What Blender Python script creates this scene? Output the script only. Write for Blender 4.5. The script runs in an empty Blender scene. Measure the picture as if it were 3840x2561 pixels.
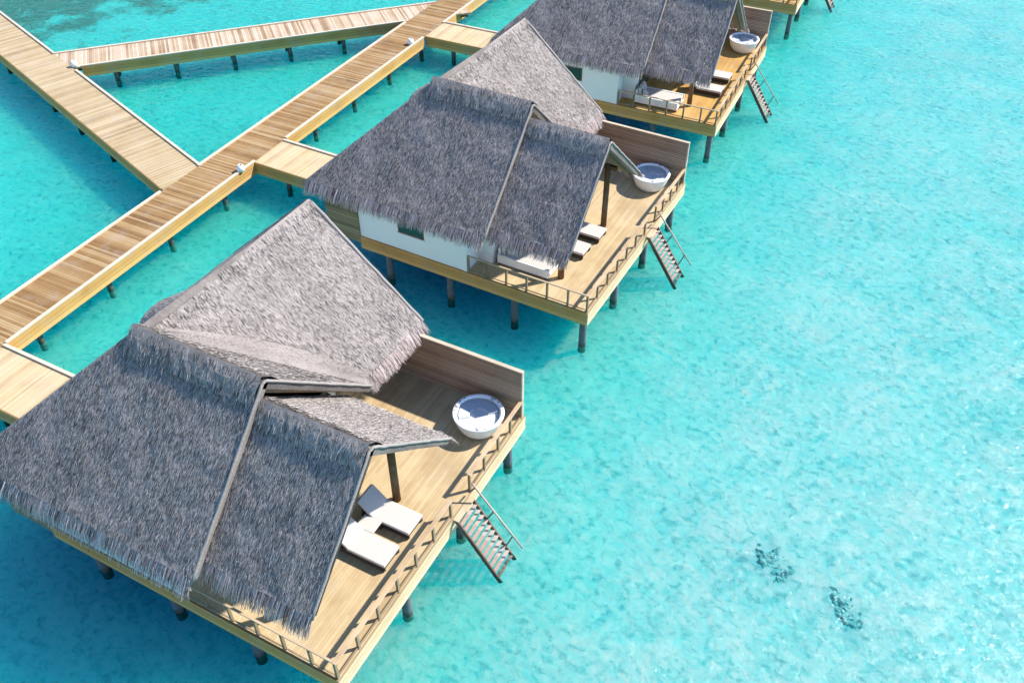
import bpy, math, random
from mathutils import Vector, Matrix, noise as mnoise
random.seed(7)
R = random.uniform
scene = bpy.context.scene
COL = scene.collection
WATER = -2.6
BED = -3.16
BEDRISE = .34

# ------------------------------------------------------------------ mesh builder
class MB:
    def __init__(s):
        s.v = []; s.f = []; s.uv = []
    def face(s, pts, uvs=None):
        n = len(s.v); s.v += [tuple(p) for p in pts]
        s.f.append(tuple(range(n, n + len(pts))))
        s.uv.append(uvs or [(0, 0)] * len(pts))
    def box(s, x0, x1, y0, y1, z0, z1):
        s.hexa([(x0,y0,z0),(x1,y0,z0),(x1,y1,z0),(x0,y1,z0),(x0,y0,z1),(x1,y0,z1),(x1,y1,z1),(x0,y1,z1)])
    def hexa(s, c):
        n = len(s.v); s.v += [tuple(p) for p in c]
        for q in ((3,2,1,0),(4,5,6,7),(0,1,5,4),(1,2,6,5),(2,3,7,6),(3,0,4,7)):
            s.f.append(tuple(n + i for i in q)); s.uv.append([(0,0)]*4)
    def beam(s, p, q, w, h, up=(0,0,1)):
        p = Vector(p); q = Vector(q); d = (q - p).normalized(); u = Vector(up)
        a = d.cross(u)
        if a.length < 1e-4: a = d.cross(Vector((1,0,0)))
        a.normalize(); b = a.cross(d).normalized()
        a = a * (w/2); b = b * (h/2)
        s.hexa([p-a-b, p+a-b, q+a-b, q-a-b, p-a+b, p+a+b, q+a+b, q-a+b])
    def tube(s, pts, rad, n=10, cap=True, wob=0):
        pts = [Vector(p) for p in pts]
        if not isinstance(rad, (list, tuple)): rad = [rad]*len(pts)
        base = len(s.v); prev = None
        for i, p in enumerate(pts):
            d = (pts[min(i+1, len(pts)-1)] - pts[max(i-1, 0)]).normalized()
            if prev is None:
                a = d.cross(Vector((0,0,1)))
                if a.length < 1e-3: a = Vector((1,0,0))
            else: a = prev - d*prev.dot(d)
            a.normalize(); prev = a; b = d.cross(a)
            for k in range(n):
                t = 2*math.pi*k/n
                r = rad[i]*(1 + wob*R(-1,1))
                s.v.append(tuple(p + (a*math.cos(t) + b*math.sin(t))*r))
        m = len(pts)
        for i in range(m-1):
            for k in range(n):
                k2 = (k+1) % n
                s.f.append((base+i*n+k, base+i*n+k2, base+(i+1)*n+k2, base+(i+1)*n+k)); s.uv.append([(k/n, i),(k/n, i),(k/n, i+1),(k/n, i+1)])
        if cap:
            s.f.append(tuple(base+k for k in reversed(range(n)))); s.uv.append([(0,0)]*n)
            s.f.append(tuple(base+(m-1)*n+k for k in range(n))); s.uv.append([(0,0)]*n)
    def lathe(s, prof, c, n=32):
        base = len(s.v)
        for r, z in prof:
            for k in range(n):
                t = 2*math.pi*k/n
                s.v.append((c[0]+r*math.cos(t), c[1]+r*math.sin(t), c[2]+z))
        for i in range(len(prof)-1):
            for k in range(n):
                k2 = (k+1) % n
                s.f.append((base+i*n+k, base+i*n+k2, base+(i+1)*n+k2, base+(i+1)*n+k)); s.uv.append([(0,0)]*4)
        s.f.append(tuple(base+k for k in reversed(range(n)))); s.uv.append([(0,0)]*n)
        s.f.append(tuple(base+(len(prof)-1)*n+k for k in range(n))); s.uv.append([(0,0)]*n)
    def grid(s, rows, uvf):
        base = len(s.v); n = len(rows[0])
        for r in rows: s.v += [tuple(p) for p in r]
        for i in range(len(rows)-1):
            for j in range(n-1):
                s.f.append((base+i*n+j, base+(i+1)*n+j, base+(i+1)*n+j+1, base+i*n+j+1))
                s.uv.append([uvf(i, j), uvf(i+1, j), uvf(i+1, j+1), uvf(i, j+1)])
    def blade(s, pts, w, side):
        # a flat straw bundle through pts, tapering to its tip
        n = len(pts); base = len(s.v)
        for i, p in enumerate(pts):
            k = w*(1 - .55*i/(n-1))/2
            s.v.append(tuple(p - side*k)); s.v.append(tuple(p + side*k))
        for i in range(n-1):
            a = base+2*i
            s.f.append((a, a+1, a+3, a+2)); s.uv.append([(0,0)]*4)
    def build(s, name, mat, parent=None, smooth=False, bevel=0, loc=None):
        me = bpy.data.meshes.new(name); me.from_pydata(s.v, [], s.f)
        ul = me.uv_layers.new(name='UVMap')
        flat = [c for fu in s.uv for uv in fu for c in uv]
        ul.data.foreach_set('uv', flat)
        me.materials.append(mat)
        if smooth: me.polygons.foreach_set('use_smooth', [True]*len(me.polygons))
        me.update()
        o = bpy.data.objects.new(name, me); COL.objects.link(o)
        if parent: o.parent = parent
        if loc: o.location = loc
        if bevel:
            m = o.modifiers.new('Bevel', 'BEVEL'); m.width = bevel; m.segments = 3; m.limit_method = 'ANGLE'
        return o

def tag(o, label=None, cat=None, group=None, kind=None):
    if label: o['label'] = label
    if cat: o['category'] = cat
    if group: o['group'] = group
    if kind: o['kind'] = kind
    return o
def empty(name, loc=(0,0,0), rz=0):
    o = bpy.data.objects.new(name, None); COL.objects.link(o)
    o.location = loc; o.rotation_euler = (0,0,rz); o.empty_display_size = .3
    return o
def copy_tree(o, parent=None):
    kids = [c for c in bpy.data.objects if c.parent == o]
    c = o.copy(); COL.objects.link(c)
    if parent: c.parent = parent
    for k in kids: copy_tree(k, c)
    return c

# ------------------------------------------------------------------ materials
def newmat(name):
    m = bpy.data.materials.new(name); m.use_nodes = True
    nt = m.node_tree; nt.nodes.clear()
    out = nt.nodes.new('ShaderNodeOutputMaterial')
    return m, nt, out
def N(nt, t, **kw):
    n = nt.nodes.new(t)
    for k, v in kw.items():
        if k.startswith('i_'):
            key = k[2:]; key = int(key) if key.isdigit() else key.replace('_', ' ')
            n.inputs[key].default_value = v
        else: setattr(n, k, v)
    return n
def L(nt, a, ai, b, bi): nt.links.new(a.outputs[ai], b.inputs[bi])
def math_(nt, op, a, b=None, c=None):
    n = nt.nodes.new('ShaderNodeMath'); n.operation = op
    for i, x in enumerate((a, b, c)):
        if x is None: continue
        if isinstance(x, (int, float)): n.inputs[i].default_value = x
        else: nt.links.new(x, n.inputs[i])
    return n.outputs[0]
def mix_(nt, f, a, b, mode='MIX'):
    n = nt.nodes.new('ShaderNodeMix'); n.data_type = 'RGBA'; n.blend_type = mode
    for s, x in ((n.inputs[0], f), (n.inputs[6], a), (n.inputs[7], b)):
        if isinstance(x, (int, float)): s.default_value = x
        elif isinstance(x, (tuple, list)): s.default_value = (*x[:3], 1)
        else: nt.links.new(x, s)
    return n.outputs[2]
def ramp_(nt, f, stops):
    n = nt.nodes.new('ShaderNodeValToRGB'); nt.links.new(f, n.inputs[0])
    el = n.color_ramp.elements
    while len(el) < len(stops): el.new(.5)
    for e, (p, c) in zip(el, stops):
        e.position = p; e.color = (*c, 1) if isinstance(c, tuple) else (c, c, c, 1)
    return n.outputs[0]
def noise_(nt, vec, scale, detail=3, rough=.55, dist=0):
    n = N(nt, 'ShaderNodeTexNoise', i_Scale=scale, i_Detail=detail, i_Roughness=rough, i_Distortion=dist)
    nt.links.new(vec, n.inputs['Vector']); return n.outputs['Fac']
def mapping_(nt, vec, scale=(1,1,1), rot=(0,0,0), loc=(0,0,0)):
    n = nt.nodes.new('ShaderNodeMapping'); nt.links.new(vec, n.inputs[0])
    n.inputs['Scale'].default_value = scale; n.inputs['Rotation'].default_value = rot; n.inputs['Location'].default_value = loc
    return n.outputs[0]
def principled(nt, out, col, rough=.7, spec=.3, bump=None, bstr=.4, bdist=.02):
    p = nt.nodes.new('ShaderNodeBsdfPrincipled')
    if isinstance(col, (tuple, list)): p.inputs['Base Color'].default_value = (*col[:3], 1)
    else: nt.links.new(col, p.inputs['Base Color'])
    if isinstance(rough, (int, float)): p.inputs['Roughness'].default_value = rough
    else: nt.links.new(rough, p.inputs['Roughness'])
    p.inputs['Specular IOR Level'].default_value = spec
    if bump is not None:
        b = N(nt, 'ShaderNodeBump', i_Strength=bstr, i_Distance=bdist); nt.links.new(bump, b.inputs['Height'])
        nt.links.new(b.outputs[0], p.inputs['Normal'])
    nt.links.new(p.outputs[0], out.inputs[0]); return p

def wood_mat(name, cols, across='y', along='x', width=.14, gap=.055, gapc=.45, var=1.0, rough=.75, joint=0):
    """boards: 'across' is the axis over which boards repeat, 'along' the grain direction"""
    m, nt, out = newmat(name)
    tc = nt.nodes.new('ShaderNodeTexCoord'); sp = nt.nodes.new('ShaderNodeSeparateXYZ')
    L(nt, tc, 'Object', sp, 0)
    ax = sp.outputs['XYZ'.index(across.upper())]; al = sp.outputs['XYZ'.index(along.upper())]
    t = math_(nt, 'DIVIDE', ax, width)
    idx = math_(nt, 'FLOOR', t); fr = math_(nt, 'FRACT', t)
    wn = nt.nodes.new('ShaderNodeTexWhiteNoise'); wn.noise_dimensions = '2D'
    cb = nt.nodes.new('ShaderNodeCombineXYZ'); nt.links.new(idx, cb.inputs[0])
    if joint:
        jn = math_(nt, 'FLOOR', math_(nt, 'DIVIDE', math_(nt, 'ADD', al, math_(nt, 'MULTIPLY', math_(nt, 'FRACT', math_(nt, 'MULTIPLY', idx, .37)), joint)), joint))
        nt.links.new(jn, cb.inputs[1])
    nt.links.new(cb.outputs[0], wn.inputs['Vector'])
    # grain
    cg = nt.nodes.new('ShaderNodeCombineXYZ')
    nt.links.new(math_(nt, 'MULTIPLY', al, 1.2), cg.inputs[0]); nt.links.new(math_(nt, 'MULTIPLY', ax, 40), cg.inputs[1]); nt.links.new(idx, cg.inputs[2])
    g = noise_(nt, cg.outputs[0], 1.0, 4, .6)
    big = noise_(nt, tc.outputs['Object'], .45, 3, .6)
    v = math_(nt, 'ADD', math_(nt, 'MULTIPLY', wn.outputs[0], .55*var), math_(nt, 'ADD', math_(nt, 'MULTIPLY', math_(nt, 'SUBTRACT', g, .5), .5), math_(nt, 'MULTIPLY', math_(nt, 'SUBTRACT', big, .3), .7)))
    c = ramp_(nt, v, [(i/(len(cols)-1), cc) for i, cc in enumerate(cols)])
    st = noise_(nt, mapping_(nt, tc.outputs['Object'], (.9,.9,.9), (0,0,0), (7,3,1)), .8, 5, .65)
    sm = N(nt, 'ShaderNodeMapRange'); nt.links.new(st, sm.inputs[0]); sm.inputs[1].default_value = .52; sm.inputs[2].default_value = .75; sm.inputs[4].default_value = .35
    c = mix_(nt, sm.outputs[0], c, (.42,.38,.33))       # salt bleached patches
    e = math_(nt, 'MINIMUM', fr, math_(nt, 'SUBTRACT', 1, fr))
    gm = math_(nt, 'LESS_THAN', e, gap)
    c = mix_(nt, math_(nt, 'MULTIPLY', gm, 1-gapc), c, (.03,.022,.014))
    h = math_(nt, 'ADD', math_(nt, 'MULTIPLY', math_(nt, 'SUBTRACT', 1, gm), .6), math_(nt, 'MULTIPLY', g, .4))
    principled(nt, out, c, rough, .25, h, .5, .012)
    return m

def thatch_mat(name, c0, c1, c2, trans=0.0, iw=.95):
    m, nt, out = newmat(name)
    tc = nt.nodes.new('ShaderNodeTexCoord'); ge = nt.nodes.new('ShaderNodeNewGeometry')
    st = mapping_(nt, tc.outputs['UV'], (38, 4.5, 1))
    n1 = noise_(nt, st, 1.0, 5, .7, .3)
    n2 = noise_(nt, mapping_(nt, tc.outputs['UV'], (80, 9, 1)), 1.0, 3, .6)
    n3 = noise_(nt, mapping_(nt, tc.outputs['Object'], (1,1,1)), .55, 5, .62)
    isl = ge.outputs['Random Per Island']
    v = math_(nt, 'ADD', math_(nt, 'MULTIPLY', n1, .5), math_(nt, 'MULTIPLY', n2, .28))
    v = math_(nt, 'ADD', v, math_(nt, 'MULTIPLY', math_(nt, 'SUBTRACT', n3, .5), .45))
    v = math_(nt, 'ADD', v, math_(nt, 'MULTIPLY', math_(nt, 'SUBTRACT', isl, .38), iw))
    c = ramp_(nt, v, [(.12, c0), (.42, c1), (.85, c2)])
    h = math_(nt, 'ADD', n1, math_(nt, 'MULTIPLY', n2, .7))
    p = principled(nt, out, c, .9, .12, h, .9, .05)
    if trans:
        t = nt.nodes.new('ShaderNodeBsdfTranslucent'); nt.links.new(c, t.inputs[0])
        mx = nt.nodes.new('ShaderNodeMixShader'); mx.inputs[0].default_value = trans
        L(nt, p, 0, mx, 1); L(nt, t, 0, mx, 2); L(nt, mx, 0, out, 0)
    return m

def plain_mat(name, col, rough=.5, spec=.4, nscale=8, namp=.12, bstr=.15):
    m, nt, out = newmat(name)
    tc = nt.nodes.new('ShaderNodeTexCoord')
    n = noise_(nt, tc.outputs['Object'], nscale, 4, .6)
    c = mix_(nt, n, tuple(x*(1-namp) for x in col), tuple(min(1, x*(1+namp)) for x in col))
    principled(nt, out, c, rough, spec, n, bstr, .01)
    return m

M = {}
def make_materials():
    sand = [(.38,.26,.13), (.56,.42,.235), (.65,.52,.33), (.71,.60,.44)]
    M['deck'] = wood_mat('deck_boards', sand, 'x', 'y', .14, .05, .78, .36, joint=4.2)
    M['landing'] = wood_mat('landing_boards', sand, 'x', 'y', .14, .05, .7, .7)
    M['walk'] = wood_mat('walkway_boards', [(.15,.078,.028), (.28,.155,.058), (.37,.23,.10), (.46,.32,.17)], 'x', 'y', .15, .06, .4, 1.35)
    M['walk_pale'] = wood_mat('pale_walkway_boards', [(.30,.205,.10), (.44,.32,.175), (.53,.41,.25), (.60,.48,.33)], 'x', 'y', .15, .05, .6)
    M['walk_pink'] = wood_mat('pinkish_walkway_boards', [(.24,.14,.075), (.44,.30,.18), (.58,.44,.31), (.68,.55,.43)], 'x', 'y', .15, .06, .45, 1.3)
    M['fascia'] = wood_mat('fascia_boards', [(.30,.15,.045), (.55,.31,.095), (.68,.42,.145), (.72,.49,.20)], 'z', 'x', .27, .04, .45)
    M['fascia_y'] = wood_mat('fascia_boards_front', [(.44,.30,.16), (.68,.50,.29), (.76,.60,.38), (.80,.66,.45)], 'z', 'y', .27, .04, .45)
    M['fascia_side'] = wood_mat('side_fascia_boards', [(.34,.16,.05), (.58,.285,.09), (.70,.38,.13), (.74,.45,.19)], 'z', 'x', .27, .04, .45)  # same wood for the shaded side, reddened to offset green bounce light
    M['kerb'] = wood_mat('kerb_boards', [(.40,.30,.20), (.54,.43,.31), (.64,.53,.41), (.70,.60,.49)], 'z', 'x', .4, .0, 1)
    M['slats'] = wood_mat('screen_slats', [(.26,.15,.095), (.42,.26,.17), (.52,.35,.24), (.58,.42,.31)], 'z', 'x', .11, .16, .2)
    M['cladding'] = wood_mat('shower_cladding', [(.15,.11,.055), (.25,.19,.10), (.33,.26,.15), (.38,.31,.19)], 'z', 'x', .2, .05, .4)
    M['rail'] = wood_mat('rail_wood', [(.36,.24,.14), (.55,.40,.25), (.65,.51,.35), (.70,.58,.43)], 'z', 'y', .5, 0, 1)
    M['post'] = wood_mat('rail_post_wood', [(.16,.11,.065), (.24,.17,.10), (.32,.23,.14), (.38,.29,.19)], 'x', 'z', .5, 0, 1)
    M['timber'] = wood_mat('timber', [(.10,.055,.025), (.17,.10,.045), (.24,.15,.075), (.30,.20,.11)], 'x', 'z', .5, 0, 1)
    M['pile'] = plain_mat('pile_concrete', (.13,.15,.17), .85, .2, 3, .5, .4)
    m, nt, out = newmat('pile_wood')
    tc = N(nt, 'ShaderNodeTexCoord'); ge = N(nt, 'ShaderNodeNewGeometry'); sp = N(nt, 'ShaderNodeSeparateXYZ'); L(nt, ge, 'Position', sp, 0)
    n = noise_(nt, tc.outputs['Object'], 5, 4, .7)
    zz = math_(nt, 'ADD', sp.outputs[2], math_(nt, 'MULTIPLY', math_(nt, 'SUBTRACT', n, .5), .35))
    mr = N(nt, 'ShaderNodeMapRange'); nt.links.new(zz, mr.inputs[0]); mr.inputs[1].default_value = WATER+.0; mr.inputs[2].default_value = WATER+.35
    ub = N(nt, 'ShaderNodeMapRange'); nt.links.new(zz, ub.inputs[0]); ub.inputs[1].default_value = WATER-.12; ub.inputs[2].default_value = WATER+.02  # paler below the waterline: haze of the water painted into the pile colour
    c = mix_(nt, mr.outputs[0], mix_(nt, ub.outputs[0], (.30,.34,.30), (.06,.066,.052)), mix_(nt, n, (.09,.10,.11), (.20,.21,.22)))
    principled(nt, out, c, .8, .25, n, .5, .03); M['pile'] = m
    M['thatch'] = thatch_mat('thatch', (.05,.044,.041), (.275,.236,.213), (.61,.535,.49))
    M['fringe'] = thatch_mat('thatch_fringe', (.16,.11,.10), (.70,.57,.54), (.92,.84,.81), .5, 1.1)
    M['roll'] = thatch_mat('thatch_edge', (.12,.105,.095), (.27,.24,.22), (.42,.385,.35))
    M['white'] = plain_mat('white_render', (.86,.86,.84), .7, .2, 5, .04, .05)
    M['acrylic'] = plain_mat('white_acrylic', (.90,.90,.90), .18, .5, 2, .02, .02)
    M['cushion'] = plain_mat('cushion_fabric', (.56,.515,.48), .9, .1, 30, .05, .2)
    M['greycush'] = plain_mat('grey_fabric', (.50,.49,.52), .9, .1, 30, .06, .2)
    M['rattan'] = plain_mat('dark_rattan', (.06,.042,.032), .7, .3, 60, .4, .6)
    M['dark'] = plain_mat('dark_fitting', (.03,.03,.035), .4, .4)
    M['chrome'] = plain_mat('steel', (.35,.36,.38), .3, .6)
    M['ladder'] = wood_mat('ladder_wood', [(.20,.12,.09), (.36,.25,.20), (.50,.38,.33), (.60,.49,.44)], 'y', 'x', .6, 0, 1)
    M['stringer'] = wood_mat('stringer_wood', [(.06,.035,.025), (.11,.065,.045), (.18,.115,.085), (.26,.18,.14)], 'y', 'x', .6, 0, 1)
    M['coral'] = plain_mat('coral_rock', (.30,.62,.58), .95, .1, 6, .7, .8)
    # window glass
    m, nt, out = newmat('window_glass')
    principled(nt, out, (.035,.085,.07), .06, .6); M['glass'] = m
    # tub water
    m, nt, out = newmat('tub_water')
    p = principled(nt, out, (.80,.89,1.0), .03, .5)
    p.inputs['Transmission Weight'].default_value = 0
    tr = N(nt, 'ShaderNodeBsdfTransparent'); tr.inputs[0].default_value = (.95,.98,1.0,1)
    gl = N(nt, 'ShaderNodeBsdfGlossy'); gl.inputs['Roughness'].default_value = .02
    fr = N(nt, 'ShaderNodeFresnel', i_IOR=1.33); mx = N(nt, 'ShaderNodeMixShader')
    tc = N(nt, 'ShaderNodeTexCoord'); b = N(nt, 'ShaderNodeBump', i_Strength=.2, i_Distance=.03)
    nt.links.new(noise_(nt, tc.outputs['Object'], 5, 2), b.inputs['Height']); L(nt, b, 0, gl, 'Normal')
    L(nt, fr, 0, mx, 0); L(nt, tr, 0, mx, 1); L(nt, gl, 0, mx, 2); L(nt, mx, 0, out, 0); M['tubwater'] = m
    # sea bed
    m, nt, out = newmat('sand_bed')
    tc = N(nt, 'ShaderNodeTexCoord'); ob = tc.outputs['Object']
    a = noise_(nt, ob, 1.7, 6, .7, .6); b2 = noise_(nt, ob, .16, 4, .6); c2 = noise_(nt, ob, 4.5, 4, .7)
    v = math_(nt, 'ADD', math_(nt, 'MULTIPLY', a, .55), math_(nt, 'ADD', math_(nt, 'MULTIPLY', b2, .3), math_(nt, 'MULTIPLY', c2, .3)))
    c = ramp_(nt, v, [(.38, (.46,.62,.63)), (.48, (.76,.82,.79)), (.60, (.90,.90,.85)), (.74, (.98,.97,.92))])
    sp = N(nt, 'ShaderNodeSeparateXYZ'); nt.links.new(ob, sp.inputs[0])
    # reef far up on the left: grows with distance beyond a slanting line
    dist = math_(nt, 'SUBTRACT', math_(nt, 'MULTIPLY', sp.outputs[0], -.87), math_(nt, 'SUBTRACT', math_(nt, 'MULTIPLY', sp.outputs[1], -.3), -48.5))
    rn = noise_(nt, ob, .35, 5, .7)
    rf = math_(nt, 'ADD', math_(nt, 'MULTIPLY', dist, .085), math_(nt, 'MULTIPLY', math_(nt, 'SUBTRACT', rn, .5), 2.6))
    rm = N(nt, 'ShaderNodeMapRange'); nt.links.new(rf, rm.inputs[0]); rm.inputs[1].default_value = .05; rm.inputs[2].default_value = .5
    c = mix_(nt, math_(nt, 'MULTIPLY', rm.outputs[0], .85), c, mix_(nt, a, (.10,.14,.10), (.36,.27,.17)))
    p = principled(nt, out, c, .95, .05, v, .25, .1)
    p.subsurface_method = 'BURLEY'; p.inputs['Subsurface Weight'].default_value = 1.0
    p.inputs['Subsurface Radius'].default_value = (.05, 1.0, 1.6); p.inputs['Subsurface Scale'].default_value = 10.0
    M['sand'] = m
    # sea water
    m, nt, out = newmat('lagoon_water')
    tc = N(nt, 'ShaderNodeTexCoord'); ob = tc.outputs['Object']
    w1 = noise_(nt, mapping_(nt, ob, (1, 1.5, 1), (0,0,.6)), 1.5, 5, .62, .8)
    w2 = noise_(nt, ob, 6.5, 3, .6, .4)
    h = math_(nt, 'ADD', w1, math_(nt, 'MULTIPLY', w2, .22))
    bm = N(nt, 'ShaderNodeBump', i_Strength=.75, i_Distance=.1); nt.links.new(h, bm.inputs['Height'])
    # caustic light pattern painted into the surface's transparency tint by noise
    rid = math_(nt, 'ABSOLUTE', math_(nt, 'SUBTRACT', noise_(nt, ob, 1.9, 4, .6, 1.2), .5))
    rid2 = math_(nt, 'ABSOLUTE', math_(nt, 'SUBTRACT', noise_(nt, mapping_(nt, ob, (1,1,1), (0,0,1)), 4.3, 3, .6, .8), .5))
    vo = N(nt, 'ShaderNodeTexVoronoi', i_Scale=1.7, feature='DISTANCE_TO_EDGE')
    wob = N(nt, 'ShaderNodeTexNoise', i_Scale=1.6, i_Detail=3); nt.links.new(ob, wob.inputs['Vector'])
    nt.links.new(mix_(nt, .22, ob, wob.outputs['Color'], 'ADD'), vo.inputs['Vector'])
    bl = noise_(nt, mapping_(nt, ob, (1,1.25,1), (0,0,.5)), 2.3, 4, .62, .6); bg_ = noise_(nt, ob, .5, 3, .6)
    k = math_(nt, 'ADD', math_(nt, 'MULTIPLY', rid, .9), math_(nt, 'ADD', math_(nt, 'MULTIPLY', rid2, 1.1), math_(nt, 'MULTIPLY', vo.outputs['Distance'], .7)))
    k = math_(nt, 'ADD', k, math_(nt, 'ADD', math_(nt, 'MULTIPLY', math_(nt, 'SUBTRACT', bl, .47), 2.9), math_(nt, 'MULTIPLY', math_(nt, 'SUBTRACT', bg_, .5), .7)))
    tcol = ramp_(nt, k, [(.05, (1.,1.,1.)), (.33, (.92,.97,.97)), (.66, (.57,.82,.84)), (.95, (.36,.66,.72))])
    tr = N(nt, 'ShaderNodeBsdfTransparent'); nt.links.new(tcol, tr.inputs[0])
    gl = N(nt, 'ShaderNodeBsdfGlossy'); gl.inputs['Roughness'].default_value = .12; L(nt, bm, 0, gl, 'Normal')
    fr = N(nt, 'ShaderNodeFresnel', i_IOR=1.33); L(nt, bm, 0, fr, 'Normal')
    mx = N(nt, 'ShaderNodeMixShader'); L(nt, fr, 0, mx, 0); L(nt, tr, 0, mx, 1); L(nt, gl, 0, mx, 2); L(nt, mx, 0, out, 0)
    va = N(nt, 'ShaderNodeVolumeAbsorption'); va.inputs['Color'].default_value = (.05,.968,.948,1); va.inputs['Density'].default_value = 1.5
    L(nt, va, 0, out, 'Volume')
    M['water'] = m
make_materials()

# ------------------------------------------------------------------ thatch helpers
def lerp(a, b, t): return a + (b - a)*t
def patch(mb, r0, r1, e1, e0, nu, nv, thick=.28, amp=.035, dens=90, bl=.155, bw=.0135, lift=.010):
    """thatch slope: r0-r1 along the ridge, e0-e1 along the eave; a bumpy slab covered in straw bundles"""
    r0, r1, e0, e1 = (Vector(p) for p in (r0, r1, e0, e1))
    nrm = (e1 - e0).cross(r0 - e0)
    if nrm.length < 1e-6: nrm = (e1 - e0).cross(r1 - e0)
    nrm.normalize()
    if nrm.z < 0: nrm = -nrm
    ed = (e1 - e0).normalized()
    down = (Vector((0,0,-1)) - nrm*Vector((0,0,-1)).dot(nrm)).normalized()
    def P(u, v): return lerp(lerp(r0, r1, u), lerp(e0, e1, u), v)
    def UV(p): return ((p - e0).dot(ed), (p - e0).dot(down))
    def D(p): return mnoise.noise(p*1.1)*amp + mnoise.noise(p*3.7)*amp*.6
    base = len(mb.v)
    grid = []
    for j in range(nv+1):
        for i in range(nu+1):
            p = P(i/nu, j/nv); edge = (i in (0, nu)) or (j in (0, nv))
            grid.append(p); q = p + nrm*(0 if edge else D(p)); mb.v.append(tuple(q))
    for j in range(nv):
        for i in range(nu):
            ids = (j*(nu+1)+i, j*(nu+1)+i+1, (j+1)*(nu+1)+i+1, (j+1)*(nu+1)+i)
            mb.f.append(tuple(base+k for k in ids)); mb.uv.append([UV(grid[k]) for k in ids])
    dn = nrm*-thick
    mb.face([r0+dn, e0+dn, e1+dn, r1+dn], [UV(p) for p in (r0, e0, e1, r1)])
    for a, b in ((r1, e1), (e1, e0), (e0, r0), (r0, r1)):
        if (a-b).length > .01: mb.face([a, b, b+dn, a+dn], [(0,0),((a-b).length,0),((a-b).length,.3),(0,.3)])
    area = ((r1-r0).cross(e0-r0).length + (e1-r1).cross(e0-e1).length)/2
    wr, we = (r1-r0).length, (e1-e0).length
    for _ in range(int(area*dens)):
        while True:
            u, v = random.random(), random.random()
            if random.random()*max(wr, we) <= lerp(wr, we, v): break
        p = P(u, v); p = p + nrm*(D(p) + R(.0, .02))
        d = (down + ed*R(-.12, .12)).normalized()
        l = min(bl*R(.6, 1.3), (1-v)*lerp((e0-r0).dot(down), (e1-r1).dot(down), u) + .04); s = (ed + nrm*R(-.25, .25)).normalized()
        mb.blade([p, p + d*l + nrm*lift*R(.2, 1.3)*l/bl], bw*R(.5, 1.5), s)
    return nrm, down, ed

def fringe(mb, e0, e1, down, outw, n_per_m=115, length=.80, layers=3, flare=.68):
    e0, e1 = Vector(e0), Vector(e1); ed = (e1-e0).normalized(); outw = Vector(outw)
    ln = (e1-e0).length; Z = Vector((0,0,1))
    k = max(2, int(ln/.12)); rows = []
    for i in range(k+1):        # the cut mass of straw behind the loose ends
        p = e0 + ed*ln*i/k
        rows.append([p - Z*.03, p + outw*.14 - Z*(.24+R(-.03,.03)), p + outw*.16 - Z*(length*R(.52, .66))])
    mb.grid(rows, lambda i, j: (i*.12, j*.25))
    for _ in range(int(ln*n_per_m*layers/2)):
        t = random.random(); lay = random.random()
        clump = .72 + .6*mnoise.noise(Vector((t*ln*2.3, e0.x, e0.y)))
        p = e0 + ed*(t*ln) - Z*(lay*.16 - .02) + outw*R(-.06, .04)
        l = length*R(.68, 1.04)*(.82+.2*clump)
        d1 = (outw*(flare+R(-.12,.2)) - Z*.8 + ed*R(-.16, .16)).normalized()
        p1 = p + d1*l*.5
        p2 = p1 + (d1 - Z*R(.2,.7) + ed*R(-.15,.15)).normalized()*l*.5
        s = (ed + outw*R(-.6, .6)).normalized()
        mb.blade([p, p1, p2], R(.014, .032), s)

def ridge_cap(mb, a, b, d1, d2, drop=.95, seg=.22):
    """lapped ridge thatch: shaggy band over both slopes with a dimpled lower edge"""
    a, b = Vector(a), Vector(b); ed = (b-a).normalized(); ln = (b-a).length; n = int(ln/seg)
    for d in (d1, d2):
        d = Vector(d); nr = ed.cross(d).normalized()
        if nr.z < 0: nr = -nr
        rows = []
        for i in range(n+1):
            p = a + ed*ln*i/n; w = drop*(1+.12*mnoise.noise(p*3))
            rows.append([p + Vector((0,0,.17)), p + d*w*.35 + nr*(.14 + R(-.02,.03)), p + d*w*.75 + nr*(.10 + R(-.035,.035)), p + d*w + nr*(.055 + R(-.02,.02)), p + d*(w+.02) - nr*.05])
        mb.grid(rows, lambda i, j: (i*seg, j*.3))
        for _ in range(int(ln*170*drop)):
            t = random.random(); w_ = R(-.1, 1); p = a + ed*ln*t + d*drop*w_*.95 + nr*(.165 - .09*w_*w_ + R(-.01,.02))
            s = (ed + nr*R(-.6, .6)).normalized()
            mb.blade([p, p + (d + ed*R(-.2, .2)).normalized()*R(.12, .28) + nr*R(-.05, .0)], R(.015, .03), s)

def verge(mb, pts, r=.058):
    out = []
    for i in range(len(pts)-1):
        p, q = Vector(pts[i]), Vector(pts[i+1]); n = max(2, int((q-p).length/.35))
        for k in range(n): out.append(p.lerp(q, k/n) + Vector((R(-.012,.012), R(-.012,.012), R(-.012,.012))))
    out.append(Vector(pts[-1]))
    mb.tube(out, r, 8, wob=.07)

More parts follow.
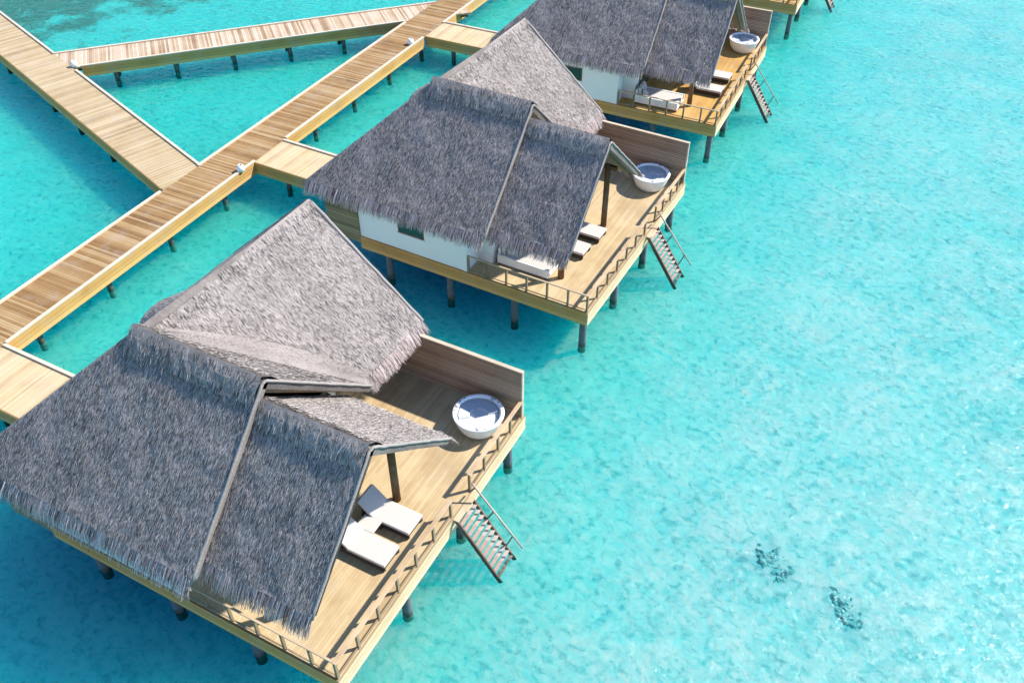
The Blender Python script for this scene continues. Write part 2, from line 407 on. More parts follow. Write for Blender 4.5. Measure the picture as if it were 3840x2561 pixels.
# ------------------------------------------------------------------ villa
XD, YN, YF = 10.84, -4.37, 9.33
def make_villa():
    v = empty('overwater_villa')
    # deck
    d = MB(); d.box(-2.95, XD, YN, YF, -.1, 0); d.box(-5.1, -2.95, YN+.05, YF, -.1, -.003)
    deck = d.build('deck', M['deck'], v)
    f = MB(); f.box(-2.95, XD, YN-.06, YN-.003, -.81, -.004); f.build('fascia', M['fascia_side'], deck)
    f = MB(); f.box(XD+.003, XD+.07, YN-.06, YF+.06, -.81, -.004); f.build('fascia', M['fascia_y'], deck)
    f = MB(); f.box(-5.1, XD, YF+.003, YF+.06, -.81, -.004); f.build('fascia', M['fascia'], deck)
    f = MB()
    for y in (-3.4, -1.2, 1.2, 3.6, 6.0, 8.4): f.beam((-4.9, y, -.36), (10.7, y, -.36), .2, .5)
    f.build('joist', M['timber'], deck)
    f = MB()
    for x in (-3, 10.55): f.beam((x, YN+.1, 0.02), (x, YN+.1, 0.021), .05, .05)
    # piles
    for x in (10.5, 6.5, 2.5, -1.5):
        for y in (-3.95, .1, 4.25, 8.5):
            p = MB(); p.tube([(x, y, -.6), (x, y, -1.4), (x, y, -2.5), (x, y, BED-.3)], [.19, .19, .2, .22], 14, wob=.03)
            p.build('pile', M['pile'], v, True)
    # walls: long white wall with a step back towards the terrace
    w = MB()
    w.box(-2.95, 3.88, YN+.01, YN+.2, 0, 3.05)
    w.box(3.70, 3.88, YN+.2, -3.0, 0, 3.4)
    w.box(3.88, 4.72, -3.18, -3.0, 0, 3.6)
    w.box(4.54, 4.72, -3.0, -2.4, 0, 3.6)
    w.box(4.54, 4.72, 2.2, 4.5, 0, 3.3)
    w.box(-4.6, -4.42, YN+.3, 9.1, 0, 2.9); w.box(-4.42, 3.7, 8.92, 9.1, 0, 2.9)
    # gable wall under the far end of the wing roof and under the ridge by the terrace
    w.face([(-4.5, 9.11, 2.9), (4.6, 9.11, 2.9), (0, 9.11, 6.9)])
    w.face([(4.73, -3.0, 3.55), (4.73, 3.0, 3.55), (4.73, 0, 6.7)])
    wall = w.build('wall', M['white'], v)
    ws = MB(); ws.box(3.70, 3.82, 4.5, 9.1, 0, 3.3); ws.box(3.82, 4.54, 4.4, 4.5, 0, 3.2); ws.build('timber_wall', M['cladding'], v)
    # pilaster strip
    s = MB(); s.box(3.66, 3.885, YN-.012, YN+.006, 0, 2.9); s.build('corner_strip', M['white'], wall)
    # window
    fr = MB()
    x0, x1, z0, z1 = -.34, 1.27, 1.13, 2.05
    for a in ((x0, x1, z0, z0+.06), (x0, x1, z1-.06, z1), (x0, x0+.06, z0+.06, z1-.06), (x1-.06, x1, z0+.06, z1-.06)):
        fr.box(a[0], a[1], YN-.03, YN+.008, a[2], a[3])
    win = fr.build('window', M['timber'], v)
    g = MB(); g.box(x0+.06, x1-.06, YN-.008, YN+.006, z0+.06, z1-.06); g.build('pane', M['glass'], win)
    sl = MB(); sl.box(x0-.08, x1+.08, YN-.07, YN+.007, z0-.07, z0-.003); sl.build('sill', M['white'], win)
    # glazed doors onto the terrace
    g = MB(); g.box(4.60, 4.66, -2.4, 2.2, .05, 2.5); door = g.build('glass_door', M['glass'], v)
    g = MB()
    for y in (-2.4, -1.25, -.1, 1.05, 2.14): g.box(4.58, 4.69, y, y+.06, .003, 2.55)
    g.box(4.58, 4.69, -2.34, 2.14, 2.5, 2.56); g.build('frame', M['timber'], door)
    g = MB(); g.box(4.57, 4.70, -2.4, 2.2, 2.57, 3.6); g.build('lintel', M['timber'], v)
    # shower enclosure clad in boards
    c = MB(); c.box(-5.12, -2.955, YN-.09, YN+.02, .1, 2.42); c.box(-5.12, -5.02, YN+.02, -2.2, .1, 2.42); c.box(-5.12, -2.955, YN-.06, YN+.01, -.45, .09)
    c.build('shower_cladding', M['cladding'], v)

    # ---- main roof
    J, RA, HC, EA = (0,0,7.99), (5.667,0,7.99), (-5.29,-5,3.218), (5.667,-5,3.218)
    VB, FE = (5.25,5.35,3.07), (5.667,5.35,3.07)
    m = MB()
    _, dn_near, _ = patch(m, J, RA, EA, HC, 34, 26, dens=640)
    _, dn_far, _ = patch(m, (0,.05,7.95), (5.667,.05,7.95), FE, VB, 16, 22, dens=480)
    roof = m.build('main_roof', M['thatch'], v)
    fr = MB(); fringe(fr, HC, EA, dn_near, (0,-1,0)); fr.build('eave_fringe', M['fringe'], roof)
    rc = MB(); ridge_cap(rc, (-.12,0,8.0), (5.62,0,7.99), dn_near, dn_far); rc.build('ridge_cap', M['thatch'], roof)
    vr = MB(); verge(vr, [(5.68,-5.05,3.12), (5.68,-.1,7.93), (5.68,.1,7.93), (5.68,5.4,3.02)]); vr.build('verge_roll', M['roll'], roof, True)
    rb = MB()
    for y0, z0 in ((-4.9, 3.0), (5.2, 3.0)): rb.beam((5.5, y0, z0-.05), (5.5, 0, 7.55), .14, .22)
    rb.beam((5.35, -3.2, 4.3), (5.35, 3.2, 4.3), .14, .2); rb.build('rafter', M['timber'], roof)
    # ---- wing roof (ridge along the jetty)
    CJ, CA, CF, CB = (0,.3,7.66), (0,9.775,7.63), (5.29,9.775,3.07), (-5.29,9.775,3.07)
    m = MB()
    _, dn_c, _ = patch(m, CJ, CA, CF, VB, 34, 26, dens=520)
    _, dn_b, _ = patch(m, CA, (0,0,7.95), HC, CB, 30, 22, dens=170)
    wing = m.build('wing_roof', M['thatch'], v)
    fr = MB(); fringe(fr, (5.29,5.5,3.07), CF, dn_c, (1,0,0), length=.75)
    fringe(fr, CB, HC, dn_b, (-1,0,0), n_per_m=25); fr.build('eave_fringe', M['fringe'], wing)
    rc = MB(); ridge_cap(rc, (0,.25,7.58), (0,9.8,7.56), dn_c, dn_b, .42); rc.build('ridge_cap', M['thatch'], wing)
    vr = MB(); verge(vr, [(5.34,9.79,2.98), (.12,9.79,7.56), (-.12,9.79,7.56), (-5.34,9.79,2.98)], .09); vr.build('verge_roll', M['roll'], wing, True)
    # swept valley between the two roofs
    va = MB(); n = 18; rows = []
    for i in range(n+1):
        t = i/n; c = Vector((0.05,.4,7.72)).lerp(Vector((5.25,5.4,3.1)), t); wd = .2 + .5*math.sin(math.pi*t) + .25*t
        p0 = c + Vector((wd*.75, 0, 0)); p0.z = 7.95 - .92*p0.y + .03
        p2 = c + Vector((0, wd, 0)); p2.z = 7.66 - .864*p2.x + .03
        rows.append([p0, p0*.5 + c*.25 + p2*.25 + Vector((0,0,.06)), p2*.5 + c*.25 + p0*.25 + Vector((0,0,.06)), p2])
    va.grid(rows, lambda i, j: (j*.45, i*.43))
    dv = (dn_c + dn_far).normalized(); sv = (dn_far - dn_c).normalized()
    for _ in range(7000):
        i = random.randrange(n); j = random.randrange(3); a, b = random.random(), random.random()
        p = rows[i][j].lerp(rows[i+1][j], a).lerp(rows[i][j+1].lerp(rows[i+1][j+1], a), b)
        d = (dn_far.lerp(dn_c, (j+b)/3) + sv*R(-.15,.15)).normalized()
        va.blade([p + Vector((0,0,.01)), p + d*R(.12,.3) + Vector((0,0,R(.0,.02)))], R(.01,.02), sv)
    va.build('valley_thatch', M['thatch'], wing, True)
    # eyebrow over the entrance
    m = MB(); rows = []
    for i in range(7):
        x = -1.4 - i*.38; b = .06 + .075*i
        rows.append([Vector((x, 3.45 + 1.15*math.cos(math.pi*k/10), 7.66+.862*x - .25 + (b+.28)*math.sin(math.pi*k/10))) for k in range(11)])
    rows.append([p + Vector((0, 0, -.5)) for p in rows[-1]])
    m.grid(rows, lambda i, j: (j*.3, i*.4))
    for _ in range(1400):
        i = random.randrange(6); k = random.randrange(10)
        p = rows[i][k].lerp(rows[i+1][k], random.random()).lerp(rows[i][k+1], random.random()*.9)
        m.blade([p + Vector((0,0,.01)), p + Vector((-.16,R(-.04,.04),-.06+R(0,.03)))], R(.012,.025), Vector((0,1,0)))
    m.build('entrance_eyebrow', M['thatch'], wing, True)
    # ---- veranda roof
    yb = -.285
    B0, B1 = (5.2, yb, 7.26), (10.013, yb, 7.26)
    BN0, BN1, BF0, BF1 = (5.2,-4.305,3.278), (10.013,-4.305,3.278), (5.2,4.29,3.253), (10.013,4.29,3.253)
    m = MB()
    _, dnn, _ = patch(m, B0, B1, BN1, BN0, 22, 26, dens=640)
    _, dnf, _ = patch(m, B1, B0, BF0, BF1, 22, 24, dens=480)
    ver = m.build('veranda_roof', M['thatch'], v)
    fr = MB(); fringe(fr, (5.55,-4.305,3.278), BN1, dnn, (0,-1,0), length=.84); fringe(fr, BF0, BF1, dnf, (0,1,0), length=.5)
    fringe(fr, (9.8,4.29,3.2), (10.08,4.29,3.2), dnf, (.6,.8,0), n_per_m=110, length=.6)
    fr.build('eave_fringe', M['fringe'], ver)
    rc = MB(); ridge_cap(rc, (5.6,yb,7.27), (9.98,yb,7.27), dnn, dnf, .8); rc.build('ridge_cap', M['thatch'], ver)
    vr = MB(); verge(vr, [(10.02,-4.35,3.17), (10.02,yb-.1,7.2), (10.02,yb+.1,7.2), (10.02,4.34,3.15)]); vr.build('verge_roll', M['roll'], ver, True)
    rb = MB()
    for y0 in (-4.1, 3.95): rb.beam((9.6, y0, 3.05), (9.6, yb, 6.85), .14, .22)
    rb.build('rafter', M['timber'], ver)
    for y, top in ((2.93, 4.05), (-2.45, 4.4)):
        c = MB(); c.tube([(8.42, y, 0), (8.42, y, 1.5), (8.42, y, top)], [.17, .16, .16], 12, wob=.03); c.build('column', M['timber'], v, True)
        
    c = MB(); c.beam((4.8, 3.0, 3.75), (8.9, 3.0, 3.75), .18, .22); c.build('wall_plate', M['timber'], v)
    return v

def make_railing(pts_post, rail0, rail1, rw, name='deck_railing', low=True):
    v = empty(name, (rail0[0], rail0[1], 0)); o = Vector((rail0[0], rail0[1], 0))
    r = MB(); r.beam(Vector(rail0)-o, Vector(rail1)-o, rw, .06); r.build('handrail', M['rail'], v, bevel=.008)
    for p in pts_post:
        m = MB(); q = Vector(p)-o; m.beam(q, q + Vector((0,0,rail0[2]-.035)), .1, .1); m.build('post', M['post'], v)
    if low:
        a, b = Vector(rail0)-o, Vector(rail1)-o; a.z = b.z = .1
        m = MB(); m.beam(a, b, .05, .05); m.build('bottom_rail', M['post'], v)
    return v

def make_screen():
    x0, x1, y, h = 3.72, XD-.03, YF-.02, 2.71
    v = empty('privacy_screen', (x0, y, 0)); w = x1-x0
    m = MB(); m.box(0, w-.06, -.045, .045, .003, h-.05)
    for k in range(24): m.box(0, w-.06, -.062, .062, .02+k*.11, .085+k*.11)
    m.build('slat_panel', M['slats'], v)
    m = MB(); m.box(-.02, w+.02, -.09, .09, h-.047, h); m.build('cap_rail', M['kerb'], v)
    m = MB(); m.box(w-.057, w+.01, -.075, .075, -.3, h-.05); m.build('end_post', M['kerb'], v)
    for x in (.1, 1.8, 3.5, 5.2): 
        m = MB(); m.box(x, x+.09, .065, .15, -.3, h-.06); m.build('rear_post', M['post'], v)
    return v

def make_ladder():
    v = empty('water_ladder', (XD+.2, 3.78, 0)); ox = XD+.2
    top, bot = Vector((.0,0,-.06)), Vector((1.95,0,-2.95))
    for y in (-.62, .62):
        m = MB(); m.beam(top+Vector((0,y,0)), bot+Vector((0,y,0)), .06, .2); m.build('stringer', M['stringer'], v)
    m = MB(); m.box(-.125, .12, -.66, .66, -.055, -.005); m.build('landing_board', M['rail'], v)
    for k in range(1, 12):
        c = top.lerp(bot, k/12)
        m = MB(); m.box(c.x-.05, c.x+.10, -.585, .585, c.z+.02, c.z+.055); m.build('tread', M['ladder'], v)
    a, b = Vector((.02,.66,.86)), Vector((2.3,.66,-1.98))
    m = MB(); m.tube([a, b], .042, 8); m.build('handrail', M['ladder'], v, True)
    for t in (.06, .42, .8):
        p = a.lerp(b, t); q = top.lerp(bot, t); q.x = p.x - .32; q.z = top.z + (q.x-top.x)*(bot.z-top.z)/(bot.x-top.x)
        m = MB(); m.beam((q.x, .68, q.z), (p.x, .66, p.z), .06, .06); m.build('rail_post', M['stringer'], v)
    return v

def make_tub():
    v = empty('hot_tub')
    m = MB()
    prof = [(.60,.003),(.74,.03),(.86,.18),(.97,.42),(1.05,.66),(1.09,.82),(1.115,.88),(1.12,.915),(1.09,.94),(1.0,.945),(.95,.92),(.92,.84),(.87,.62),(.84,.70),(.66,.68),(.02,.68)]
    m.lathe(prof, (0,0,0), 56); shell = m.build('shell', M['acrylic'], v, True)
    # moulded seats, footwell and headrests inside
    m = MB()
    for a0, a1, r0, r1, h in ((.2, 1.7, .42, .86, .76), (2.1, 3.4, .38, .86, .79), (3.8, 5.6, .45, .86, .74)):
        n = 10; P = lambda a, r, z: (r*math.cos(a), r*math.sin(a), z)
        for i in range(n):
            a, b = a0+(a1-a0)*i/n, a0+(a1-a0)*(i+1)/n
            m.face([P(a,r0,h), P(a,r1,h+.04), P(b,r1,h+.04), P(b,r0,h)]); m.face([P(a,r0,.68), P(a,r0,h), P(b,r0,h), P(b,r0,.68)])
        for a in (a0, a1): m.face([P(a,r0,.68), P(a,r1,.68), P(a,r1,h+.04), P(a,r0,h)])
    m.build('moulded_seat', M['acrylic'], shell)
    for a in (.9, 2.75, 4.7):
        h = MB(); h.lathe([(.02,0),(.09,.01),(.1,.03),(.06,.05),(.02,.055)], (.98*math.cos(a), .98*math.sin(a), .925), 12); h.build('headrest', M['greycush'], shell, True)
    for a in (2.2, 2.45, 2.7, 3.0, 5.0, .6, .8):
        h = MB(); h.lathe([(.03,0),(.03,.012),(.012,.014)], (1.035*math.cos(a), 1.035*math.sin(a), .943), 10); h.build('jet_control', M['dark'], shell)
    w = MB(); n = 40
    w.face([(.935*math.cos(2*math.pi*k/n), .935*math.sin(2*math.pi*k/n), .87) for k in range(n)]); w.build('water_surface', M['tubwater'], v)
    return v

def make_lounger():
    # origin at the foot end, on the deck; the head points to -x
    v = empty('sun_lounger')
    m = MB(); m.box(-2.2, -.02, -.49, .49, .20, .30)
    m.box(-2.2, -.02, -.495, -.43, .06, .20); m.box(-2.2, -.02, .43, .495, .06, .20)
    m.build('frame', M['rattan'], v)
    for x in (-.12, -2.1):
        for y in (-.43, .43):
            l = MB(); l.box(x-.05, x+.05, y-.05, y+.05, .002, .2); l.build('leg', M['rattan'], v)
    c = MB(); c.box(-1.72, 0, -.52, .52, .302, .44); c.build('seat_cushion', M['cushion'], v, bevel=.035)
    # raised back
    a = Vector((-1.72, 0, .32)); b = Vector((-2.38, 0, .92)); d = (b-a).normalized(); up = Vector((-d.z,0,d.x))*-1
    m = MB(); m.beam(a, b, 1.0, .05, up); fr = m.build('back_frame', M['rattan'], v)
    m = MB(); m.beam(a + up*.095, b + up*.095, 1.02, .13, up); m.build('back_cushion', M['cushion'], v, bevel=.035)
    m = MB(); m.beam(Vector((-2.2,-.40,.62)), Vector((-2.2,-.40,.25)), .04, .04); m.beam(Vector((-2.2,.40,.62)), Vector((-2.2,.40,.25)), .04, .04); m.build('back_strut', M['rattan'], fr)
    return v

def make_side_table():
    v = empty('side_table')
    m = MB(); m.box(-.4, .4, -.31, .31, .40, .45); m.build('table_top', M['cushion'], v, bevel=.01)
    for x in (-.34, .34):
        for y in (-.26, .26):
            m = MB(); m.box(x-.03, x+.03, y-.03, y+.03, .002, .40); m.build('leg', M['rattan'], v)
    return v

def make_daybed():
    # origin at the near right corner of the base; extends to -x and +y
    v = empty('daybed')
    m = MB(); m.box(-3.0, 0, 0, .10, .12, .62); m.box(-3.0, -2.9, .10, 1.6, .12, .95); m.box(-3.0, 0, 1.5, 1.6, .12, .62); m.box(-2.9, -.02, .1, 1.5, .12, .3)
    m.build('frame', M['white'], v, bevel=.012)
    for x in (-2.9, -.1):
        for y in (.1, 1.5):
            l = MB(); l.box(x-.06, x+.06, y-.06, y+.06, .002, .12); l.build('leg', M['rattan'], v)
    m = MB(); m.box(-2.88, -.05, .12, 1.48, .302, .60); m.build('mattress', M['cushion'], v, bevel=.05)
    for k, y in enumerate((.2, .62, 1.04)):
        m = MB(); m.hexa([(-2.86,y,.605),(-2.6,y,.605),(-2.6,y+.38,.605),(-2.86,y+.38,.605),(-2.89,y+.02,1.08),(-2.76,y+.02,1.05),(-2.76,y+.36,1.05),(-2.89,y+.36,1.08)])
        m.build('back_cushion', M['greycush'] if k == 1 else M['cushion'], v, bevel=.05)
    m = MB(); m.hexa([(-2.55,.25,.605),(-2.2,.3,.605),(-2.2,.7,.605),(-2.55,.72,.605),(-2.6,.27,.9),(-2.45,.3,.86),(-2.45,.68,.86),(-2.6,.7,.9)]); m.build('throw_pillow', M['cushion'], v, bevel=.05)
    return v

# villa frames: x, y, rotation, roof offset
VF = [(0,0,0,.22,.06), (-.306,21.622,-.017,-.268,-.108), (-.82,42.38,.036,.048,.046), (-1.29,65.16,.04,.05,.05)]
VL = ['nearest thatched villa on stilts with grey gabled roofs, filling the lower left',
      'middle thatched villa with blue grey roofs and a window in its white side wall',
      'third thatched villa with golden deck, its ridge cut off by the top of the picture',
      'farthest villa of which only a golden deck corner on stilts shows']
def ordn(i): return ['nearest villa', 'middle villa', 'third villa', 'farthest villa'][i]

def place(o, i, x, y, z=0, rz=0):
    fx, fy, r, _, _ = VF[i]
    c, s = math.cos(r), math.sin(r)
    o.location = (fx + c*x - s*y, fy + s*x + c*y, z); o.rotation_euler = (0, 0, r+rz)

ROOFS = ('main_roof', 'wing_roof', 'veranda_roof')
villa0 = make_villa()
villas = [villa0] + [copy_tree(villa0) for _ in range(3)]
for i, o in enumerate(villas):
    tag(o, VL[i], 'villa', 'thatched villas along the jetty'); place(o, i, 0, 0)
    for c in bpy.data.objects:
        if c.parent == o and c.name.split('.')[0] in ROOFS: c.location = (VF[i][3], VF[i][4], 0)

gold = M['deck'].copy(); gold.name = 'golden_deck_boards'
for n in gold.node_tree.nodes:
    if n.type == 'VALTORGB':
        for e, c in zip(n.color_ramp.elements, ((.38,.20,.05), (.56,.33,.10), (.65,.42,.16), (.70,.50,.24))): e.color = (*c, 1)
for o in villas[2:]:
    for c in bpy.data.objects:
        if c.parent == o and c.name.startswith('deck'): c.material_slots[0].link = 'OBJECT'; c.material_slots[0].material = gold
XR = XD-.06
ys1 = [YN+.06, -3.08, -1.83, -.58, .66, 1.91, 3.2]
ys2 = [4.70, 5.9, 7.1, 8.2, YF-.12]
nx = [3.95, 5.05, 6.2, 7.38, 8.55, 9.72]
kinds = []
near0 = make_railing([(x, YN+.06, 0) for x in nx], (3.9, YN+.06, 1.0), (XR-.1, YN+.06, 1.0), .09)
sea0 = make_railing([(XR, y, 0) for y in ys1], (XR, YN+.0, 1.0), (XR, 3.27, 1.0), .17)
far0 = make_railing([(XR, y, 0) for y in ys2], (XR, 4.63, 1.0), (XR, YF-.08, 1.0), .17)
scr0, lad0, tub0, lou0, tab0, day0 = make_screen(), make_ladder(), make_tub(), make_lounger(), make_side_table(), make_daybed()
def inst(proto, used=set()):
    if proto.name in used: return copy_tree(proto)
    used.add(proto.name); return proto
P0 = {k.name: k.location.copy() for k in (near0, sea0, far0, scr0, lad0)}
tubpos = [(9.42,7.87), (9.15,8.02), (9.40,7.9)]
loupos = [((9.93,2.0), (9.92,.36)), ((8.93,1.70), (8.80,-.06)), ((9.97,2.33), (10.0,.08))]
daypos = [(7.9,-3.0), (7.95,-3.02), (7.95,-3.75)]
for i in range(4):
    for proto, what, cat, grp in (
        (near0, 'thin brown railing on the shaded side of the %s deck', 'railing', 'side railings of the decks'),
        (sea0, 'long wooden seaside railing left of the ladder of the %s', 'railing', 'long seaside railings of the decks'),
        (far0, 'short wooden railing between ladder and slatted screen of the %s', 'railing', 'short seaside railings beside the hot tubs'),
        (scr0, 'tall brown slatted screen with pale cap behind the %s hot tub', 'privacy screen', 'privacy screens at the ends of the decks'),
        (lad0, 'wooden ladder with one handrail leading into the sea from the %s', 'ladder', 'ladders from the decks into the water')):
        if i == 3 and proto in (scr0, far0): continue
        base = P0[proto.name] if proto.name in P0 else None
        o = inst(proto); place(o, i, base.x, base.y); tag(o, what % ordn(i), cat, grp)
    if i == 3: continue
    o = inst(tub0); place(o, i, *tubpos[i], rz=.5)
    tag(o, 'round white bowl shaped hot tub on the deck of the %s' % ordn(i), 'hot tub', 'hot tubs on the decks')
    for k, (x, y) in enumerate(loupos[i]):
        o = inst(lou0); place(o, i, x, y)
        tag(o, 'white cushioned sun lounger nearer the %s of the %s' % (('hot tub' if k == 0 else 'side railing'), ordn(i)), 'sun lounger', 'pairs of sun loungers on the decks')
    if i == 0:
        o = inst(tab0); place(o, i, 8.32, 1.18); tag(o, 'small square white table between the two sun loungers of the nearest villa', 'table')
    if i > 0:
        o = inst(day0); place(o, i, *daypos[i])
        tag(o, 'white daybed with upright cushions under the veranda of the %s' % ordn(i), 'daybed', 'daybeds under the verandas')
# the table and daybed prototypes are used above; nothing is left over

# ------------------------------------------------------------------ walkways
def walkway(p, q, width, mat, piles, label, left, right, z=0, kerb_l=True, kerb_r=True, name='walkway'):
    """p-q is the left edge looking from p to q, the deck lies to its right; left/right: stretches with fascia and kerb"""
    p, q = Vector((*p, z)), Vector((*q, z)); d = q-p; ln = d.length
    v = empty(name, p, math.atan2(d.y, d.x)); tag(v, label, None, None, 'structure')
    m = MB(); m.box(0, ln, -width, 0, -.12, 0); m.build('boards', mat, v)
    for side, segs, kb in (('l', left, kerb_l), ('r', right, kerb_r)):
        for a, b in segs:
            m = MB(); y0 = .003 if side == 'l' else -width-.07
            m.box(a, b, y0, y0+.067, -.8, -.005); m.build('fascia', M['fascia'], v)
            if kb:
                m = MB(); y0 = -.09 if side == 'l' else -width-.09
                m.box(a, b, y0, y0+.18, .004, .10); m.build('kerb', M['kerb'], v, bevel=.01)
    for x in piles:
        for y in (-.3, -width+.55):
            m = MB(); m.tube([(x, y, -.3), (x, y, -1.5), (x, y, BED-.3)], .17, 12, wob=.03); m.build('pile', M['pile'], v, True)
    m = MB()
    for y in (-.6, -width/2, -width+.6): m.beam((.05, y, -.35), (ln-.05, y, -.35), .15, .4)
    m.build('joist', M['timber'], v)
    return v
WZ = -.93        # the boardwalks lie lower than the villa decks
A0, A1 = Vector((-16.56,-24.31)), Vector((-18.86,68.63))
def jx(y): return A0.x + (A1.x-A0.x)*(y-A0.y)/(A1.y-A0.y)
walkway(A0, A1, 2.83, M['walk'], [28.81+4.87*k for k in range(-5, 10)], 'long brown jetty of cross boards passing behind the villas',
        [(0, 40.74), (44.1, 69.29), (74.66, 93)], [(0, 23.7), (26.85, 46.16), (49.41, 67.33), (70.58, 90)], z=WZ)
walkway((-60.63, 34.68), (-16.2, 19.40), 3.05, M['walk_pale'], [3, 8.2, 13.4, 18.6, 27.4, 32, 37.2], 'pale boardwalk branching off the jetty to the upper left',
        [(0, 22.9), (26.85, 45.6)], [(0, 46.3)], z=WZ-.004, kerb_r=False)
walkway((-39.01, 27.25), (-16.85, 51.38), 3.05, M['walk_pink'], [4.15, 8.6, 13.05, 17.5, 21.9], 'pinkish boardwalk crossing diagonally between pale boardwalk and jetty',
        [(0.05, 30.6)], [(1.96, 27.2)], z=WZ-.008)
for i in range(4):
    fx, fy, r, _, _ = VF[i]; y1 = (2.47, 24.92, 46.51, 70.03)[i]
    fb = walkway((jx(y1)+2.6, y1), (fx-5.2, y1 + r*8), 3.05, M['landing'], [2.4, 6.0], 'short pale footbridge from the jetty to the %s' % ordn(i),
            [(.25, 8.4)], [(.25, 8.4)], z=WZ-.012, kerb_r=False, name='footbridge')
    m = MB()
    for k in range(3): m.box(8.0+.35*k, 10.2, -2.6, -.4, .003 if k == 0 else .3*k+.003, .3*k+.3)
    m.build('step', M['landing'], fb)

# ------------------------------------------------------------------ round pots beside the boards
def make_pot():
    v = empty('round_pot')
    m = MB(); prof = [(.12,.002),(.19,.03),(.245,.11),(.26,.22),(.24,.33),(.19,.41),(.15,.45),(.135,.465),(.115,.46),(.105,.42),(.10,.36),(.02,.355)]
    m.lathe(prof, (0,0,0), 28); m.build('pot_body', M['white'], v, True)
    m = MB(); m.lathe([(.102,.37),(.10,.395),(.06,.41),(.01,.415)], (0,0,0), 20); m.build('dark_opening', M['dark'], v, True)
    return v
pot0 = make_pot()
for k, (x, y, lab) in enumerate(((-14.81,20.56,'white round pot on the jetty beside the footbridge to the middle villa'), (-15.59,41.55,'white round pot on the jetty beside the footbridge to the third villa'),
                                (-35.83,26.39,'white round pot where the diagonal and the pale boardwalk meet'))):
    o = pot0 if k == 0 else copy_tree(pot0); o.location = (x, y, WZ+.004); tag(o, lab, 'pot', 'white round pots along the boardwalks')

# ------------------------------------------------------------------ coral, sea bed, water
def make_coral(name, cx, cy, rx, ry, ang, thr, label):
    """a ragged low reef patch: a height field kept only where the noise is high, with skirts down into the sand"""
    v = empty(name, (cx, cy, BED+BEDRISE), ang); m = MB(); st = .055; sd = R(0, 99)
    nx_, ny_ = int(rx/st), int(ry/st); H = {}
    for i in range(-nx_, nx_+1):
        for j in range(-ny_, ny_+1):
            x, y = i*st, j*st; d = (x/rx)**2 + (y/ry)**2
            f = mnoise.noise(Vector((x*1.9, y*1.9, sd)))*.5 + mnoise.noise(Vector((x*5, y*5, sd)))*.35 + mnoise.noise(Vector((x*12, y*12, sd)))*.22
            h = f + .30 - .75*d - thr
            H[i, j] = .03 + min(.10, h*.3) + .035*mnoise.noise(Vector((x*14, y*14, sd+5))) if h > 0 else None
    for (i, j), h in H.items():
        q = [(i,j),(i+1,j),(i+1,j+1),(i,j+1)]
        if any(H.get(k) is None for k in q): continue
        p = [Vector((a*st, b*st, H[a,b])) for a, b in q]
        m.face(p)
        for k, (di, dj) in enumerate(((0,-1),(1,0),(0,1),(-1,0))):
            if all(H.get((c[0]+di, c[1]+dj)) is not None for c in q): continue
            a, b = p[k], p[(k+1)%4]
            m.face([a, a+Vector((0,0,-.3)), b+Vector((0,0,-.3)), b])
    m.build('coral_mass', M['coral'], v)
    tag(v, label, 'coral', 'dark coral patches under the open water')

m = MB(); STEP = .42
def bed_z(x, y): return BED + BEDRISE*max(0, min(1, (x-4)/16)) + .08*mnoise.noise(Vector((x*.35, y*.35, 0))) + .05*mnoise.noise(Vector((x*1.1, y*1.1, 3))) + .02*mnoise.noise(Vector((x*2.6, y*2.6, 7)))
X0, X1, Y0, Y1 = -66, 40, -18, 92
nxx, nyy = int((X1-X0)/STEP), int((Y1-Y0)/STEP)
m.v = [(X0+(X1-X0)*i/nxx, Y0+(Y1-Y0)*j/nyy, bed_z(X0+(X1-X0)*i/nxx, Y0+(Y1-Y0)*j/nyy)) for j in range(nyy+1) for i in range(nxx+1)]
for j in range(nyy):
    for i in range(nxx):
        a = j*(nxx+1)+i; m.f.append((a, a+1, a+nxx+2, a+nxx+1)); m.uv.append([(0,0)]*4)
BIG = 1500
for a, b, c, d in ((-BIG,X0,-BIG,BIG),(X1,BIG,-BIG,BIG),(X0,X1,-BIG,Y0),(X0,X1,Y1,BIG)):
    m.face([(a,c,BED),(b,c,BED),(b,d,BED),(a,d,BED)])
bed = m.build('seabed', M['sand'], None, True); tag(bed, 'pale rippled sand sea bed under the lagoon', None, None, 'structure')
m = MB(); m.box(-BIG-5, BIG+5, -BIG-5, BIG+5, BED-1.5, WATER)
w = m.build('water', M['water']); tag(w, 'clear turquoise lagoon water with fine ripples', None, None, 'structure')
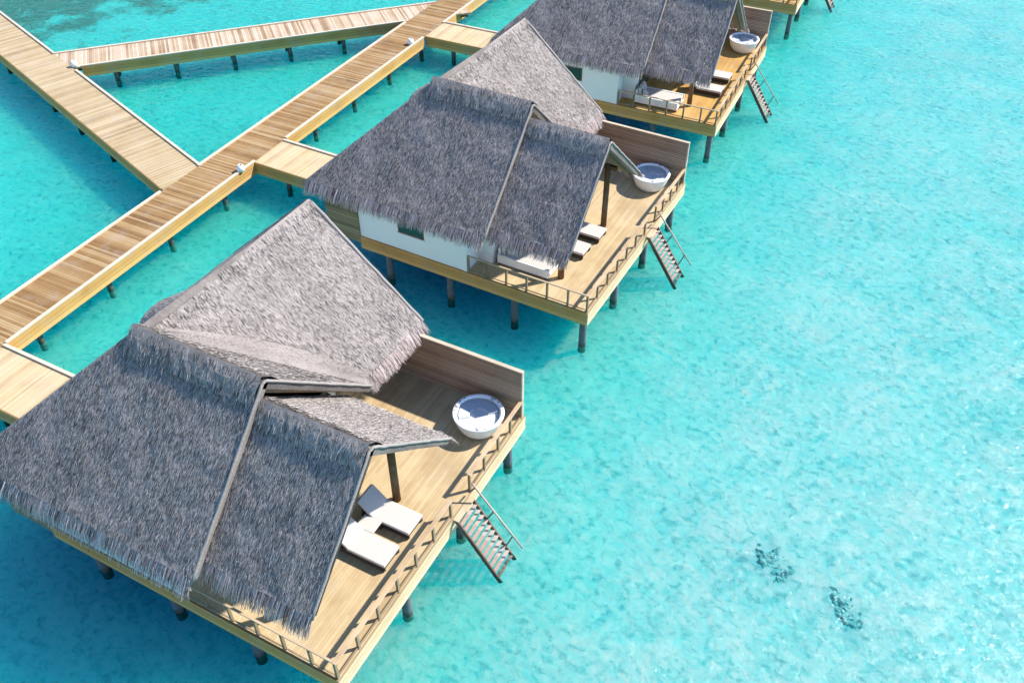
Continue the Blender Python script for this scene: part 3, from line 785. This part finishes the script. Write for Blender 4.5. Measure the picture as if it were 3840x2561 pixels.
make_coral('coral_patch', 22.5, 9.1, 1.3, .9, -.5, .0, 'dark teal coral patch under open water, the denser of the two')
make_coral('coral_patch', 25.7, 8.3, 1.5, .9, -.6, .12, 'broken up dark coral patch nearer the bottom right corner')

# ------------------------------------------------------------------ camera, sun, sky
cam = bpy.data.cameras.new('camera'); co = bpy.data.objects.new('camera', cam); COL.objects.link(co)
yaw, pit, rol = .481, -.734, .0021
fwd = Vector((-math.sin(yaw)*math.cos(pit), math.cos(yaw)*math.cos(pit), math.sin(pit)))
rt = Vector((math.cos(yaw), math.sin(yaw), 0)); up = rt.cross(fwd)
r2 = rt*math.cos(rol) + up*math.sin(rol); u2 = up*math.cos(rol) - rt*math.sin(rol)
mat = Matrix((r2, u2, -fwd)).transposed().to_4x4(); mat.translation = Vector((18.2049, -11.6778, 22.8273))*1.25
co.matrix_world = mat
cam.sensor_width = 36; cam.lens = 3326.93/3840*36; cam.clip_start = .1; cam.clip_end = 6000
scene.camera = co

sd = Vector((.72, .75, 1.0)).normalized()
sun = bpy.data.lights.new('sun', 'SUN'); sun.energy = 4.5; sun.angle = math.radians(1.2); sun.color = (1, .95, .87)
so = bpy.data.objects.new('sun', sun); COL.objects.link(so); so.rotation_euler = (-sd).to_track_quat('-Z', 'Y').to_euler()
so.location = (30, 30, 60)
wd = bpy.data.worlds.new('World'); scene.world = wd; wd.use_nodes = True
nt = wd.node_tree; bg = nt.nodes['Background']; sk = nt.nodes.new('ShaderNodeTexSky'); sk.sky_type = 'NISHITA'
sk.sun_disc = False; sk.sun_elevation = math.asin(sd.z); sk.sun_rotation = math.atan2(sd.x, sd.y); sk.dust_density = .2; sk.ozone_density = 6.0
nt.links.new(sk.outputs[0], bg.inputs[0]); bg.inputs[1].default_value = .145
vs = scene.view_settings; vs.view_transform = 'Standard'; vs.look = 'None'; vs.exposure = .77; vs.gamma = 1
scene.cycles.max_bounces = 6; scene.cycles.diffuse_bounces = 3; scene.cycles.transparent_max_bounces = 10
scene.cycles.caustics_reflective = False; scene.cycles.caustics_refractive = False
scene.cycles.use_denoising = True
